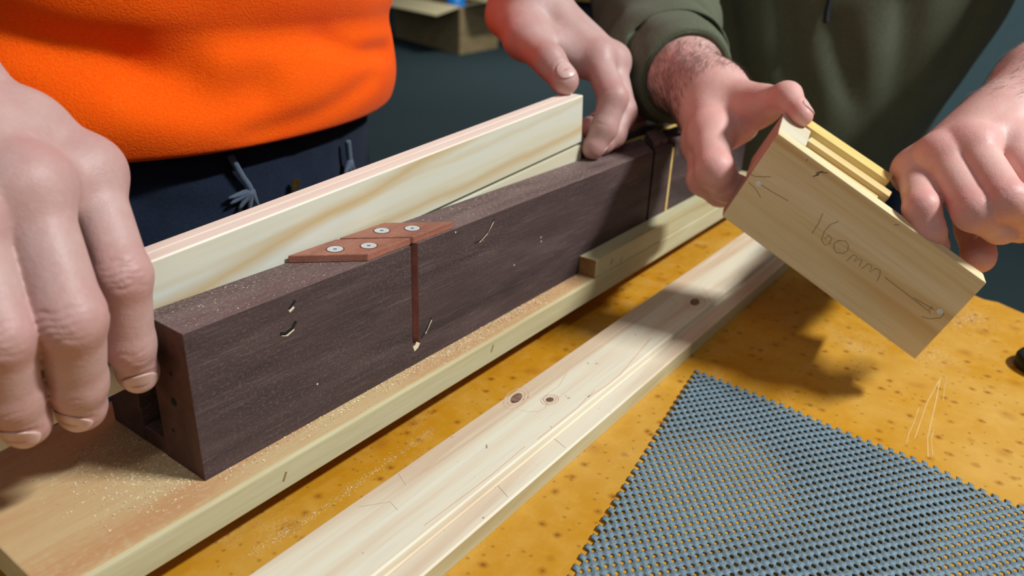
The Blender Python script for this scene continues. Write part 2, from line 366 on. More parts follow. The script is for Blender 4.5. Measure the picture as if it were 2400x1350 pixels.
# ------------------------------------------------------------------ the board being cut, tilted in the channel
th = math.atan(.0800)
prof = [(30.4, 0), (46.6, 0), (47, .6), (47, 51.2), (46.2, 52.0), (39.4, 52.0), (38.9, 51.6), (38.4, 52.0), (31.0, 52.0), (30.4, 51.2), (30.4, 16.4), (36.6, 16.4), (36.6, 13.8), (30.7, 13.8)]
V, F = extr(prof, -165, 360); V = np.array(V)
pb = build('pine_board', V-[0, 38.7, 0], F, None, None, local=True, bevel=.35, mats=[pine_face, pine_pink])
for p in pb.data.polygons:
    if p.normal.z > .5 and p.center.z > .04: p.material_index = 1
pb.location = W((0, 38.7, 43.3)); pb.rotation_euler = (0, -th, 0)
tag(pb, 'long pale grooved pine board held tilted in the mitre box channel', 'board')
V, F = extr([(31.5, 9.2), (46, 9.2), (46, 69), (31.5, 69)], 392, 630)
o = build('pine_offcut', V, F, yellow_pine, bevel=.4); tag(o, 'yellow pine piece lying in the far end of the mitre box channel', 'board')

# ------------------------------------------------------------------ rebated plank on the bench
V, F = extr([(-95.2, ZB), (-39.3, ZB), (-39.3, -24.6), (-40.0, -23.8), (-80.2, -23.8), (-81.2, -24.4), (-81.6, -28.4), (-83.0, -28.4), (-83.8, -27.0), (-94.4, -27.0), (-95.2, -28)], -70, 620)
pk = build('rebated_plank', V, F, None, None, mats=[plank_mat, pine_end], bevel=.3)
for p in pk.data.polygons:
    if p.normal.y < -.9 and p.area > .003: p.material_index = 1
tag(pk, 'long pale knotty pine plank with rebated edge lying on the bench', 'plank')
# knots and their figure
knot_m = wood('knot', (150, 118, 100), (120, 88, 74), (88, 62, 54), along=300, across=300)
knot_r = wood('knot_ring', (208, 180, 154), (200, 170, 144), (186, 150, 122), along=90, across=90)
fig_r = wood('figure_streak', (218, 192, 164), (214, 184, 154), (206, 172, 140), along=60, across=60)
def ellipse(cx, cy, a, b, n=20, ph=0.0): return [(cx+a*math.cos(t)*math.cos(ph)-b*math.sin(t)*math.sin(ph), cy+a*math.cos(t)*math.sin(ph)+b*math.sin(t)*math.cos(ph)) for t in np.linspace(0, 2*math.pi, n, endpoint=False)]
ZP = -23.8
def knot(cx, cy, a, b, ph=0.): 
    build('knot', *prism(ellipse(cx, cy, a, b, 20, ph), ZP-.3, ZP+.05), knot_m, pk)
    for s in (1.5, 2.1):
        e = ellipse(cx, cy, a*s, b*s, 30, ph); V, F = ribbon([(x, y, ZP) for x, y in e+e[:1]], .5, (0, 0, 1), .05); build('knot_ring', V, F, knot_r, pk)
knot(176.4, -45.2, 6.0, 3.0, .25); knot(187.8, -61.7, 2.9, 2.3); knot(377, -70.5, 7, 3.6, .3)
for P, w in (([(167, -53), (169, -59), (172.4, -63.5), (178, -65), (183, -63), (186, -58), (193, -57), (204, -57.5), (218, -53.5), (236, -47), (262, -43)], .45),
             ([(160, -43), (167, -42.6), (175, -49), (186, -51)], .6), ([(365, -62), (374.9, -46.6), (392, -47), (413, -58.7), (400, -70), (388, -78)], .7),
             ([(205, -78), (222, -80), (241.6, -80), (262, -77), (300, -72)], .9), ([(150, -79), (190, -79.4), (215, -77)], .7), ([(60, -77), (110, -78.5), (140, -77.5)], .6)):
    V, F = ribbon([(x, y, ZP) for x, y in P], w, (0, 0, 1), .05); build('figure_line', V, F, fig_r, pk)
graphite2 = plain('faint_pencil', lin(172, 162, 144), .6)
for P in ([(50, -44), (62, -53), (60, -60)], [(80, -41), (76, -50)], [(108, -83.5), (104, -93)], [(160, -84), (157, -93)]):
    V, F = ribbon([(x, y, ZP if y > -82 else -26.95) for x, y in P], .25, (0, 0, 1), .05); build('pencil_line', V, F, graphite2, pk)

# ------------------------------------------------------------------ jig block held by the man in green
jb = bpy.data.objects.new('jig_block', None); C0.objects.link(jb); jb.empty_display_size = .03
ja, jbv, jn = Vector((.0781, -.8935, -.4423)).normalized(), Vector((-.0735, -.4476, .8912)), None
jbv = (jbv-ja*ja.dot(jbv)).normalized(); jn = Vector((.9942, .0371, .1006)); jn = (jn-ja*ja.dot(jn)-jbv*jbv.dot(jn)).normalized()
mj = Matrix.Identity(4); jo = W((343.4, -89.6, 62.1))
for i in range(3): mj[i][0], mj[i][1], mj[i][2], mj[i][3] = ja[i], jn[i], jbv[i], jo[i]
jb.matrix_world = mj; ORG[jb.name] = np.zeros(3)
tag(jb, 'small pine jig marked 160mm held tilted in two hands above the bench', 'jig')
def jbox(u0, u1, w0, w1, v0, v1): return prism([(u0, w0), (u1, w0), (u1, w1), (u0, w1)], v0, v1)
V = [(4.3, 0, -.2), (156.5, 0, -1), (151, 0, 66.5), (2.4, 0, 69.3), (1.0, 9, -.2), (153, 9, -1), (147.5, 9, 66.5), (0.0, 9, 69.3)]
fb = build('face_board', V, [(0, 1, 2, 3), (7, 6, 5, 4), (0, 4, 5, 1), (1, 5, 6, 2), (2, 6, 7, 3), (3, 7, 4, 0)], None, jb, local=True, mats=[jig_wood, jig_end], bevel=.8)
for p in fb.data.polygons:
    if p.normal.x < -.7: p.material_index = 1
V = [(.2, 9, 30), (19.5, 9, 30), (17.5, 36, 30), (-6, 36, 30), (.2, 9, 69), (20.5, 9, 69), (15.5, 36, 68.6), (-6, 36, 68.6)]
eb = build('end_block', V, [(3, 2, 1, 0), (4, 5, 6, 7), (0, 1, 5, 4), (1, 2, 6, 5), (2, 3, 7, 6), (3, 0, 4, 7)], None, jb, local=True, mats=[jig_white, jig_end], bevel=.7)
for p in eb.data.polygons:
    if p.normal.x < -.7: p.material_index = 1
build('inner_strip', *jbox(20, 74, 9.1, 21, 22, 64.5), jig_wood2, jb, local=True, bevel=.6)
build('inner_strip', *jbox(18, 79, 21.1, 30, 18, 68), jig_wood2, jb, local=True, bevel=.6)
build('groove_strip', *jbox(17, 80, 30.1, 40, 20, 63.5), pine_new, jb, local=True, bevel=.6)
build('back_board', *jbox(2, 74, 40.1, 53, 16, 68.5), yellow_pine, jb, local=True, bevel=.8)
build('hidden_shadow_block', *jbox(20.5, 80, 9.1, 76, 0, 15.5), pine_end, jb, local=True, bevel=.8)  # unseen block added behind the face board to fill out the jig's shadow
build('hidden_shadow_block', *jbox(80.5, 127, 9.1, 76, 2, 32), pine_end, jb, local=True, bevel=.8)  # second unseen block, made deep so the cast shadow closes up
V = [(128, 9.1, 2), (150, 9.1, 2), (147, 20, 2), (129, 20, 2), (128, 9.1, 64), (147.6, 9.1, 65.4), (140, 20, 62), (129, 20, 62)]
build('end_wedge', V, [(3, 2, 1, 0), (4, 5, 6, 7), (0, 1, 5, 4), (1, 2, 6, 5), (2, 3, 7, 6), (3, 0, 4, 7)], pine_new, jb, local=True, bevel=.7)
for u, v in ((11.1, 34.7), (145.1, 35.5)): build('nail_head', *disc((u, 0, v), (0, -1, 0), 1.9, .25, 14, .1), steel, fb, local=True)
STROKES = [[[54.4, 43.5], [56.4, 36], [57.4, 27.9]], [[65.0, 45.1], [62.4, 40.3], [62.4, 34.0], [64.5, 28.3], [68.3, 26.4], [69.6, 29.4], [68.8, 33.0], [66.1, 33.8], [65.4, 30.2]],
 [[73.0, 35.6], [71.8, 31.8], [73.4, 28.5], [76.6, 27.2], [80.1, 29.4], [80.9, 32.8], [78.9, 36.1], [76.0, 37.0], [72.5, 34.8]],
 [[84.6, 26.6], [85.2, 32.8], [87.4, 33.2], [88.4, 29.2], [89.2, 32.6], [91.2, 33.2], [92.6, 28.4]], [[94.6, 28.0], [95.4, 33.8], [97.8, 34.0], [99.4, 29.6], [100.6, 34.0], [103.3, 34.7], [105.4, 31.6], [106.4, 27.6]],
 [[108.2, 32.7], [124.1, 32.1], [140.2, 31.4]], [[128.8, 32.7], [142.1, 34.2]], [[32.9, 36.8], [21.0, 35.4], [10.5, 34.8]], [[3.4, 36.6], [6.8, 37.3], [14.9, 43.3]], [[5.3, 31.4], [12.3, 30.4], [17.7, 27.4]],
 [[140.1, 25.8], [144.4, 27.7], [148.0, 32.1], [147.9, 35.5], [144.5, 36.5]], [[140.1, 35.2], [140.1, 32.2], [142.2, 30.4]], [[35.6, 59.3], [37.7, 62.6], [36.2, 60.5], [37.5, 64.2], [41.2, 66.6]], [[35.7, 62.3], [38.4, 65.8]], [[26.4, 64.7], [26.4, 66.6]], [[90.8, 63.4], [91.8, 64.6], [93.0, 65.4]]]
for i, s in enumerate(STROKES):
    nm = 'pencil_digit' if i < 3 else ('pencil_letter' if i < 5 else ('pencil_arrow' if i < 12 else 'pencil_mark'))
    V, F = ribbon([(u, -.02, v) for u, v in s], .34 if i not in (12, 13) else .6, (0, -1, 0), .06)
    tag(build(nm, V, F, graphite, fb, local=True), {0: 'handwritten pencil 1', 1: 'handwritten pencil 6', 2: 'handwritten pencil 0', 3: 'handwritten pencil m', 4: 'handwritten pencil m'}.get(i))

# ------------------------------------------------------------------ anti-slip mesh mat
k = NT('grey_pvc_mesh'); f = k.noise(k.map((900, 900, 900)), 1.0, 3); b_ = k.noise(k.map((25, 25, 25)), 1.0, 2)
c = k.mix(k.step(f, .3, .75), lin(84, 104, 116), lin(122, 146, 158)); c = k.mix(k.math('MULTIPLY', k.step(b_, .4, .7), .35), c, lin(98, 112, 116))
k.bump(f, .3, .0004); mat_pvc = k.end(c, .55, .4)
def mesh_mat():
    e1 = np.array([-21.9, -197.1])/198.3; e2 = np.array([-214.2, -33.0])/216.7; o = np.array([302.3, -106.5])
    p1, p2 = 3.05, 3.72; NU, NV = 91, 71; S = 5
    nu, nv = NU*S+1, NV*S+1
    ii, jj = np.meshgrid(np.arange(nu), np.arange(nv), indexing='ij')
    cu, cv = ii//S, jj//S; fu, fv = (ii % S)/S, (jj % S)/S
    gu, gv = ii/S*p1, jj/S*p2
    # pads in a checkerboard overlap at the corners: warp grid lines so that the holes shrink to about half a cell
    x = o[0]+e1[0]*gu+e2[0]*gv; y = o[1]+e1[1]*gu+e2[1]*gv
    wave = 2.6*np.exp(-((gu-70-.25*gv)/26)**2)*(.5+.5*np.sin(gv/34+1)) + 2.2*np.exp(-((gu-150+.1*gv)/22)**2)+1.0*np.sin(gu/17+gv/60)+.9*np.sin(gv/23+gu/80)
    wave = np.maximum(wave+.5, 0)*.62
    z = ZB+.55+wave
    pu, pv = (ii/S+.5) % 1, (jj/S+.5) % 1
    cell = ((np.floor(ii/S)+np.floor(jj/S)) % 2)
    dome = np.abs(np.sin(np.pi*(ii/S+jj/S)/1.0*0))  # flat base
    pad = np.cos(np.pi*(ii/S-.5))*np.cos(np.pi*(jj/S-.5))   # + on even cells, - on hole cells
    z = z+.6*np.clip(pad, -.5, 1)
    V = np.stack([x+rng.normal(0, .04, x.shape), y+rng.normal(0, .04, x.shape), z], -1).reshape(-1, 3)
    a = np.arange(nu*nv).reshape(nu, nv)
    q = np.stack([a[:-1, :-1], a[1:, :-1], a[1:, 1:], a[:-1, 1:]], -1)
    ci, cj = np.meshgrid(np.arange(nu-1), np.arange(nv-1), indexing='ij')
    hole = (((ci//S)+(cj//S)) % 2 == 1) & (ci % S >= 1) & (ci % S <= S-2) & (cj % S >= 1) & (cj % S <= S-2)
    bu, bv = ci//S, cj//S; rim = ((bu == 0) | (bv == 0) | (bu == NU-1) | (bv == NV-1)) & ((bu+bv) % 2 == 1)
    hole = hole | rim
    F = q[~hole].reshape(-1, 4)[:, ::-1]
    o_ = build('anti_slip_mat', V, F.copy(), mat_pvc, smooth=True)
    s = o_.modifiers.new('thick', 'SOLIDIFY'); s.thickness = .0009; s.offset = -1
    return o_
tag(mesh_mat(), 'grey-blue open mesh anti-slip mat lying wavy on the bench', 'mat')

# ------------------------------------------------------------------ black object at the right edge of the bench
def lathe(prof, n=32):
    V = []; F = []
    for r, z in prof:
        for i in range(n): t = 2*math.pi*i/n; V.append((r*math.cos(t), r*math.sin(t), z))
    for k_ in range(len(prof)-1):
        for i in range(n): F.append((k_*n+i, k_*n+(i+1) % n, (k_+1)*n+(i+1) % n, (k_+1)*n+i))
    F.append(tuple(range(n-1, -1, -1))); F.append(tuple(range((len(prof)-1)*n, len(prof)*n))); return np.array(V), F
V, F = lathe([(20, 0), (22, 1.5), (22, 7), (20.5, 9.5), (16, 11), (10, 11.4), (9, 15), (7, 16)])
o = build('rubber_knob', V+[466, -303, ZB], F, rubber, smooth=True, bevel=.5); tag(o, 'round black rubber knob at right edge of bench beside the mat', 'knob')

# ------------------------------------------------------------------ things in the background
def carton():
    c0 = np.array([6.176, 5.027]); dl = np.array([.63, 1.553]); dr = np.array([.772, .108]); h = .46
    t = thing('cardboard_box', 'large open cardboard box on the carpet behind the board', 'box', (c0[0]+.6, c0[1]+.8, 0), world=True)
    A, B, Cc, D = c0, c0+dl*.98, c0+dl*.98+dr*1.0, c0+dr*1.0
    def side(p, q, name='side_panel', m=card):
        d = (q-p)/np.linalg.norm(q-p); n_ = np.array([-d[1], d[0]])*.008
        poly = [tuple(p), tuple(q), tuple(q+n_), tuple(p+n_)]
        return build(name, *prism(poly, 0, h), m, t, metres=True)
    side(A, B); side(B, Cc); side(Cc, D); s4 = side(D, A)
    build('bottom_panel', *prism([tuple(A), tuple(D), tuple(Cc), tuple(B)], .004, .012), card, t, metres=True)
    def flap(p, q, out, drop):
        o2 = np.array(out); V = []
        for dz in (0, .008):
            V += [(*p, h+dz), (*q, h+dz), (*(q+o2), h+drop+dz), (*(p+o2), h+drop+dz)]
        build('flap', V, [(3, 2, 1, 0), (4, 5, 6, 7), (0, 1, 5, 4), (1, 2, 6, 5), (2, 3, 7, 6), (3, 0, 4, 7)], card_in, t, metres=True)
    flap(A, B, (-.26, .10), -.08); flap(D, A+(D-A)*.05, (.06, -.2), .06)
    flap(Cc, D, (.25, -.1), .05)
    n_ = np.array([dr[1], -dr[0]])/np.linalg.norm(dr)*.004
    for a, b, z0, z1 in ((.1, .26, .27, .43), (.1, .26, .05, .25)):
        p, q = A+dr*a+n_, A+dr*b+n_; build('paper_label', *prism([tuple(p), tuple(q), tuple(q-n_*.9), tuple(p-n_*.9)], z0, z1), tape, t, metres=True)
    p, q = A+dr*.34+n_, A+dr*.95+n_; build('packing_tape', *prism([tuple(p), tuple(q), tuple(q-n_*.9), tuple(p-n_*.9)], .31, .42), plain('clear_tape', lin(84, 100, 110), .3), t, metres=True)
    b = A+dr*.45+dl*.3
    V, F = lathe([(.10, 0), (.12, .06), (.12, .42), (.08, .50), (.04, .56)], 24); bo = build('blue_container', V+[b[0], b[1], .015], F, blue_pl, metres=True, smooth=True)
    tag(bo, 'bright blue plastic container inside the open cardboard box', 'container')
carton()
t = thing('storage_shelf', 'low timber shelf unit with dark front beyond the green sleeve', 'shelf', (9.9, 6.0, 0), world=True)
for nm, a, b, m in (('top_board', (9.3, 5.0, .40), (11.0, 7.0, .5), shelf_wood), ('front_panel', (9.42, 5.1, 0), (9.46, 6.9, .40), dark_cab), ('side_panel', (9.42, 5.1, 0), (10.9, 5.14, .40), dark_cab), ('side_panel', (9.42, 6.86, 0), (10.9, 6.9, .40), dark_cab)):
    build(nm, *wbox(a, b), m, t, metres=True)
o = build('plastic_tray', *merge(wbox((9.5, 5.4, .5), (10.2, 6.2, .52)), wbox((9.5, 5.4, .52), (9.54, 6.2, .6)), wbox((10.16, 5.4, .52), (10.2, 6.2, .6)), wbox((9.54, 5.4, .52), (10.16, 5.44, .6)), wbox((9.54, 6.16, .52), (10.16, 6.2, .6))), tape, metres=True)
tag(o, 'pale plastic tray on top of the low timber shelf', 'tray')
t = thing('office_screen', 'grey-teal office partition screen behind the man in green', 'partition', (4.6, -.6, 0), world=True)
build('panel', *wbox((4.58, -2.6, .12), (4.63, .75, 1.5)), teal_panel, t, metres=True)
build('frame_post', *wbox((4.57, .75, 0), (4.64, .8, 1.52)), steel, t, metres=True); build('frame_post', *wbox((4.57, -2.65, 0), (4.64, -2.6, 1.52)), steel, t, metres=True)
for y in (-2.3, .5): build('foot', *wbox((4.4, y-.03, 0), (4.8, y+.03, .12)), steel, t, metres=True)
o = build('white_box', *merge(wbox((7.45, 5.2, 0), (7.9, 5.75, .14)), wbox((7.42, 5.17, .14), (7.93, 5.78, .18))), plain('white_card', lin(150, 156, 160), .7), metres=True, bevel=4)
tag(o, 'pale lidded box on the carpet right of the cardboard box', 'box')

# ------------------------------------------------------------------ hands and arms: one smooth surface from blended tapered bones
HANDS = {'A': {'arm': [([-41.0, 92.0, 172.7], [-78, 150, 262], 25, 33), ([-78, 150, 262], [-110, 235, 340], 33, 41)],
       'fingers': [{'J': [[-6.4, 42.0, 135.4], [-14.4, 10.0, 102.6], [-14.2, 15.5, 70.6], [-10.6, 20.5, 53.7]],
                    'cr': 1.6,
                    'd': [-0.444, -0.865, 0.516],
                    'nail': [14, 12],
                    'r': [12.5, 10.2, 9.4, 8.0]},
                   {'J': [[-34.8, 25.0, 139.0], [-41.4, -2.0, 98.2], [-38.4, 11.5, 65.3], [-36.4, 17.5, 50.1]],
                    'cr': 1.6,
                    'd': [-0.773, -0.558, 0.318],
                    'nail': [16, 12],
                    'r': [12.5, 11.9, 10.5, 8.8]},
                   {'J': [[-55.0, 25.0, 134.4], [-62.3, 2.0, 98.4], [-60.5, 13.0, 68.7], [-56.4, 18.5, 53.1]],
                    'cr': 1.6,
                    'd': [-0.653, -0.651, 0.414],
                    'nail': [15, 13],
                    'r': [11.5, 10.6, 9.9, 8.6]},
                   {'J': [[-70.7, 28.0, 124.2], [-75.2, 6.0, 96.7], [-75.7, 12.0, 76.4], [-72.6, 20.0, 61.8]],
                    'd': [-0.743, -0.531, 0.409],
                    'nail': [10, 10],
                    'r': [11, 9.5, 8.5, 7.5]}],
       'h': 0.8,
       'k': 7,
       'palm': [([-41.0, 92.0, 172.7], [-6.4, 42.0, 135.4], 19, 13), ([-41.0, 92.0, 172.7], [-34.8, 25.0, 139.0], 20, 13),
                ([-41.0, 92.0, 172.7], [-55.0, 25.0, 134.4], 19, 12.5), ([-41.0, 92.0, 172.7], [-70.7, 28.0, 124.2], 18, 12),
                ([-5.5, 44.0, 134.9], [-33.3, 29.0, 137.9], 11.5, 11.5), ([-33.3, 29.0, 137.9], [-53.7, 29.0, 133.2], 11.5, 11.5),
                ([-19.4, 55.0, 153.3], [-46.5, 45.0, 146.9], 14, 14), ([-41.0, 92.0, 172.7], [-12, 78, 122], 17, 12),
                ([-20, 55, 135], [-12, 74, 112], 12, 10)],
       'thumb': {'J': [[-40, 72, 150], [-12, 78, 122], [-12, 74, 94], [-14, 62, 70]], 'd': [0, 1, 0.2], 'nail': None, 'r': [14, 12, 11, 9.5]}},
 'B': {'arm': [([410.5, 122.5, 181.2], [468.9, 203.2, 245.2], 27, 34), ([468.9, 203.2, 245.2], [559.7, 317.8, 338.8], 34, 44)],
       'fingers': [{'J': [[405.8, 51.0, 143.5], [382.5, 20.0, 119.6], [371.3, 19.4, 98.4], [363.5, 22.9, 83.9]],
                    'd': [0.885, -0.591, -0.016],
                    'nail': [12, 11],
                    'r': [12.5, 11.3, 10, 8.3]},
                   {'J': [[435.6, 54.2, 138.2], [412.3, 26.7, 104.1], [393.0, 23.2, 89.0], [380.5, 25.2, 83.5]],
                    'd': [0.879, -0.591, 0.096],
                    'nail': None,
                    'r': [12.5, 11.3, 10, 8.3]},
                   {'J': [[462.2, 64.4, 131.2], [433.4, 45.5, 98.4], [409.4, 45.1, 88.4], [392.1, 45.2, 91.4]],
                    'd': [0.879, -0.591, 0.096],
                    'nail': None,
                    'r': [12, 11, 9.6, 8.2]},
                   {'J': [[481.7, 73.4, 124.6], [461.6, 64.7, 96.2], [438.4, 63.3, 86.6], [423.9, 59.8, 87.5]],
                    'd': [0.879, -0.591, 0.096],
                    'nail': None,
                    'r': [11, 9.5, 8.4, 7.3]}],
       'h': 1.1,
       'k': 7,
       'palm': [([410.5, 122.5, 181.2], [406.1, 51.3, 144.4], 22, 14), ([410.5, 122.5, 181.2], [435.6, 54.2, 138.2], 22, 14),
                ([410.5, 122.5, 181.2], [462.2, 64.4, 131.2], 21, 13), ([410.5, 122.5, 181.2], [481.7, 73.4, 124.6], 20, 12),
                ([409.4, 53.1, 142.9], [437.5, 55.2, 137.9], 12, 12), ([437.5, 55.2, 137.9], [462.2, 64.4, 131.2], 12, 12),
                ([410.0, 95.5, 164.9], [424.3, 78.1, 148.6], 19, 17), ([410.5, 122.5, 181.2], [369.8, 97.4, 157.8], 21, 15),
                ([378.6, 94.4, 155.3], [400.0, 68.9, 146.4], 15, 13), ([387.2, 79.3, 151.2], [400.0, 59.0, 138.5], 9, 10)],
       'thumb': {'J': [[399.6, 137.5, 168.7], [369.8, 97.4, 157.8], [352.6, 61.0, 145.4], [349.6, 44.7, 133.5]],
                 'd': [-0.483, -0.503, 0.916],
                 'nail': [15, 14],
                 'r': [17, 14.5, 12.2, 10.4]}},
 'C': {'arm': [([436.8, -35.6, 121.8], [486.8, 13.5, 129.3], 26, 31), ([486.8, 13.5, 129.3], [584.5, 91.9, 164.0], 31, 42)],
       'fingers': [{'J': [[391.3, -58.6, 102.1], [349.1, -81.1, 89.2], [363.8, -85.8, 75.5], [379.6, -88.5, 71.4]],
                    'd': [-0.879, 0.591, -0.096],
                    'nail': None,
                    'r': [14.5, 12.8, 11.2, 9]},
                   {'J': [[407.8, -47.5, 92.7], [366.0, -68.7, 77.2], [373.8, -79.1, 68.1], [396.6, -79.5, 65.1]],
                    'd': [-0.879, 0.591, -0.096],
                    'nail': None,
                    'r': [13.5, 12.4, 10.8, 9]},
                   {'J': [[425.8, -40.8, 85.1], [392.3, -59.6, 70.9], [401.0, -68.7, 62.6], [420.9, -68.7, 59.5]],
                    'd': [-0.879, 0.591, -0.096],
                    'nail': None,
                    'r': [12.5, 11.4, 10, 8.5]},
                   {'J': [[443.3, -36.3, 78.8], [418.4, -51.7, 67.3], [425.3, -59.8, 59.5], [439.6, -59.5, 56.4]],
                    'd': [-0.879, 0.591, -0.096],
                    'nail': None,
                    'r': [11, 9.5, 8.5, 7.5]}],
       'h': 1.0,
       'k': 8,
       'kn': 0.3,
       'palm': [([436.8, -35.6, 121.8], [391.3, -58.6, 102.1], 21, 15), ([436.8, -35.6, 121.8], [407.8, -47.5, 92.7], 21, 14),
                ([436.8, -35.6, 121.8], [425.8, -40.8, 85.1], 20, 13), ([436.8, -35.6, 121.8], [443.3, -36.3, 78.8], 19, 12),
                ([391.3, -58.6, 102.1], [407.8, -47.5, 92.7], 13, 13), ([407.8, -47.5, 92.7], [425.8, -40.8, 85.1], 12, 12),
                ([425.8, -40.8, 85.1], [443.3, -36.3, 78.8], 12, 11.5), ([436.8, -35.6, 121.8], [410.9, -86.5, 125.8], 20, 11.5),
                ([414.8, -63.1, 109.6], [411.1, -78.4, 117.2], 16, 12), ([409.4, -63.5, 104.1], [423.0, -70.7, 104.7], 13, 10)],
       'thumb': {'J': [[433.8, -54.4, 116.3], [409.0, -87.0, 126.7], [388.6, -108.8, 137.3], [373.3, -125.1, 129.8]],
                 'd': [0.229, -0.733, 0.687],
                 'nail': [11, 12],
                 'r': [16, 11.2, 9.8, 7.0]}},
 'D': {'arm': [([504.1, -246.3, 148.1], [651.5, -269.8, 189.1], 29, 36), ([651.5, -269.8, 189.1], [829.1, -281.4, 231.1], 36, 46)],
       'fingers': [{'J': [[406.4, -196.6, 98.9], [360.1, -209.6, 88.2], [358.3, -216.6, 75.9], [366.4, -221.0, 63.6]],
                    'd': [-0.829, 0.645, 0.31],
                    'nail': None,
                    'r': [13, 10.2, 9.4, 8.6]},
                   {'J': [[401.0, -208.3, 111.1], [358.8, -237.2, 92.4], [374.5, -251.2, 81.6], [400.7, -261.3, 76.2]],
                    'd': [-1.075, -0.424, -0.058],
                    'nail': None,
                    'r': [13.5, 11.4, 9.2, 8]},
                   {'J': [[406.4, -221.9, 119.1], [362.9, -250.6, 101.1], [382.0, -266.7, 88.3], [407.6, -276.3, 82.6]],
                    'd': [-1.075, -0.424, -0.058],
                    'nail': None,
                    'r': [13.5, 11.2, 9.6, 8.4]},
                   {'J': [[426.8, -241.5, 120.0], [383.5, -264.7, 107.0], [400.9, -277.5, 95.4], [417.7, -284.6, 90.2]],
                    'd': [-1.075, -0.424, -0.058],
                    'nail': None,
                    'r': [13, 10, 9, 8]}],
       'h': 1.1,
       'k': 7,
       'palm': [([504.1, -246.3, 148.1], [408.8, -196.3, 98.3], 24, 14), ([504.1, -246.3, 148.1], [405.9, -207.7, 110.1], 24, 14),
                ([504.1, -246.3, 148.1], [411.4, -221.5, 118.2], 24, 14), ([504.1, -246.3, 148.1], [429.3, -241.4, 119.6], 23, 14),
                ([411.2, -196.0, 97.8], [408.3, -207.4, 109.6], 13, 13), ([408.3, -207.4, 109.6], [413.9, -221.3, 117.7], 12.5, 12.5),
                ([413.9, -221.3, 117.7], [431.9, -241.3, 119.1], 12.5, 12.5), ([456.7, -226.6, 130.0], [430.2, -208.4, 105.7], 18, 15),
                ([504.1, -246.3, 148.1], [431.5, -223.8, 88.0], 21, 13)],
       'thumb': {'J': [[471.2, -231.9, 123.0], [431.5, -223.8, 88.0], [402.1, -237.1, 70.5], [388.6, -244.5, 57.5]],
                 'd': [0.829, -0.031, -0.491],
                 'nail': None,
                 'r': [16, 13, 10.8, 9.6]}}}

def cone_field(X, Y, Z, a, b, ra, rb):
    a = np.asarray(a, np.float32); b = np.asarray(b, np.float32); ba = b-a; L2 = float(ba@ba)+1e-6
    px, py, pz = X-a[0], Y-a[1], Z-a[2]
    t = np.clip((px*ba[0]+py*ba[1]+pz*ba[2])/L2, 0, 1)
    dx, dy, dz = px-t*ba[0], py-t*ba[1], pz-t*ba[2]
    return np.sqrt(dx*dx+dy*dy+dz*dz)-(ra+(rb-ra)*t)
def smin(a, b, k):
    h = np.maximum(k-np.abs(a-b), 0)/k
    return np.minimum(a, b)-h*h*k*.25
class Field:
    def __init__(s, lo, hi, h):
        s.h = h; s.lo = np.asarray(lo, float); s.n = np.ceil((np.asarray(hi)-s.lo)/h).astype(int)+1
        s.ax = [(s.lo[i]+h*np.arange(s.n[i])).astype(np.float32) for i in range(3)]
    def new(s): return np.full(s.n, 60., np.float32)
    def sub(s, pts, rad):
        pts = np.asarray(pts, float); sl = []
        for i in range(3):
            a = int(np.floor((pts[:, i].min()-rad-s.lo[i])/s.h)); b = int(np.ceil((pts[:, i].max()+rad-s.lo[i])/s.h))+1
            sl.append(slice(max(a, 0), min(max(b, 0), s.n[i])))
        X = s.ax[0][sl[0]][:, None, None]; Y = s.ax[1][sl[1]][None, :, None]; Z = s.ax[2][sl[2]][None, None, :]
        return tuple(sl), X, Y, Z
    def add(s, D, a, b, ra, rb, k):
        sl, X, Y, Z = s.sub([a, b], max(ra, rb)+14)
        if 0 in D[sl].shape: return
        D[sl] = smin(D[sl], cone_field(X, Y, Z, a, b, ra, rb), k)
def surface_net(D, lo, h):
    s = D < 0
    c = np.zeros(np.array(D.shape)-1, np.int8)
    offs = [(i, j, k) for i in (0, 1) for j in (0, 1) for k in (0, 1)]
    nx, ny, nz = c.shape
    for i, j, k in offs: c += s[i:i+nx, j:j+ny, k:k+nz]
    act = (c > 0) & (c < 8); idx = np.full(c.shape, -1, np.int64); ci = np.argwhere(act); idx[act] = np.arange(len(ci))
    acc = np.zeros((len(ci), 3)); cnt = np.zeros(len(ci))
    for o1 in offs:
        for ax in range(3):
            if o1[ax]: continue
            o2 = list(o1); o2[ax] = 1
            v1 = D[ci[:, 0]+o1[0], ci[:, 1]+o1[1], ci[:, 2]+o1[2]]; v2 = D[ci[:, 0]+o2[0], ci[:, 1]+o2[1], ci[:, 2]+o2[2]]
            m = (v1 < 0) != (v2 < 0); t = np.where(m, v1/np.where(v1 == v2, 1, v1-v2), 0)
            p = np.array(o1, float)[None, :].repeat(len(ci), 0); p[:, ax] += t
            acc[m] += p[m]; cnt[m] += 1
    V = np.asarray(lo)+h*(ci+acc/cnt[:, None])
    Q = []
    for ax in range(3):
        u, v = [(1, 2), (2, 0), (0, 1)][ax]
        sl1 = [slice(None)]*3; sl2 = [slice(None)]*3; sl1[ax] = slice(0, -1); sl2[ax] = slice(1, None)
        e = s[tuple(sl1)] != s[tuple(sl2)]
        E = np.argwhere(e); E = E[(E[:, u] > 0) & (E[:, v] > 0) & (E[:, u] < D.shape[u]-1) & (E[:, v] < D.shape[v]-1)]
        def cell(du, dv):
            q = E.copy(); q[:, u] -= du; q[:, v] -= dv; return idx[q[:, 0], q[:, 1], q[:, 2]]
        q = np.stack([cell(1, 1), cell(0, 1), cell(0, 0), cell(1, 0)], -1)
        flip = ~s[E[:, 0], E[:, 1], E[:, 2]]
        q[flip] = q[flip][:, ::-1]; Q.append(q)
    Q = np.concatenate(Q); Q = Q[(Q >= 0).all(1)]
    return V, Q
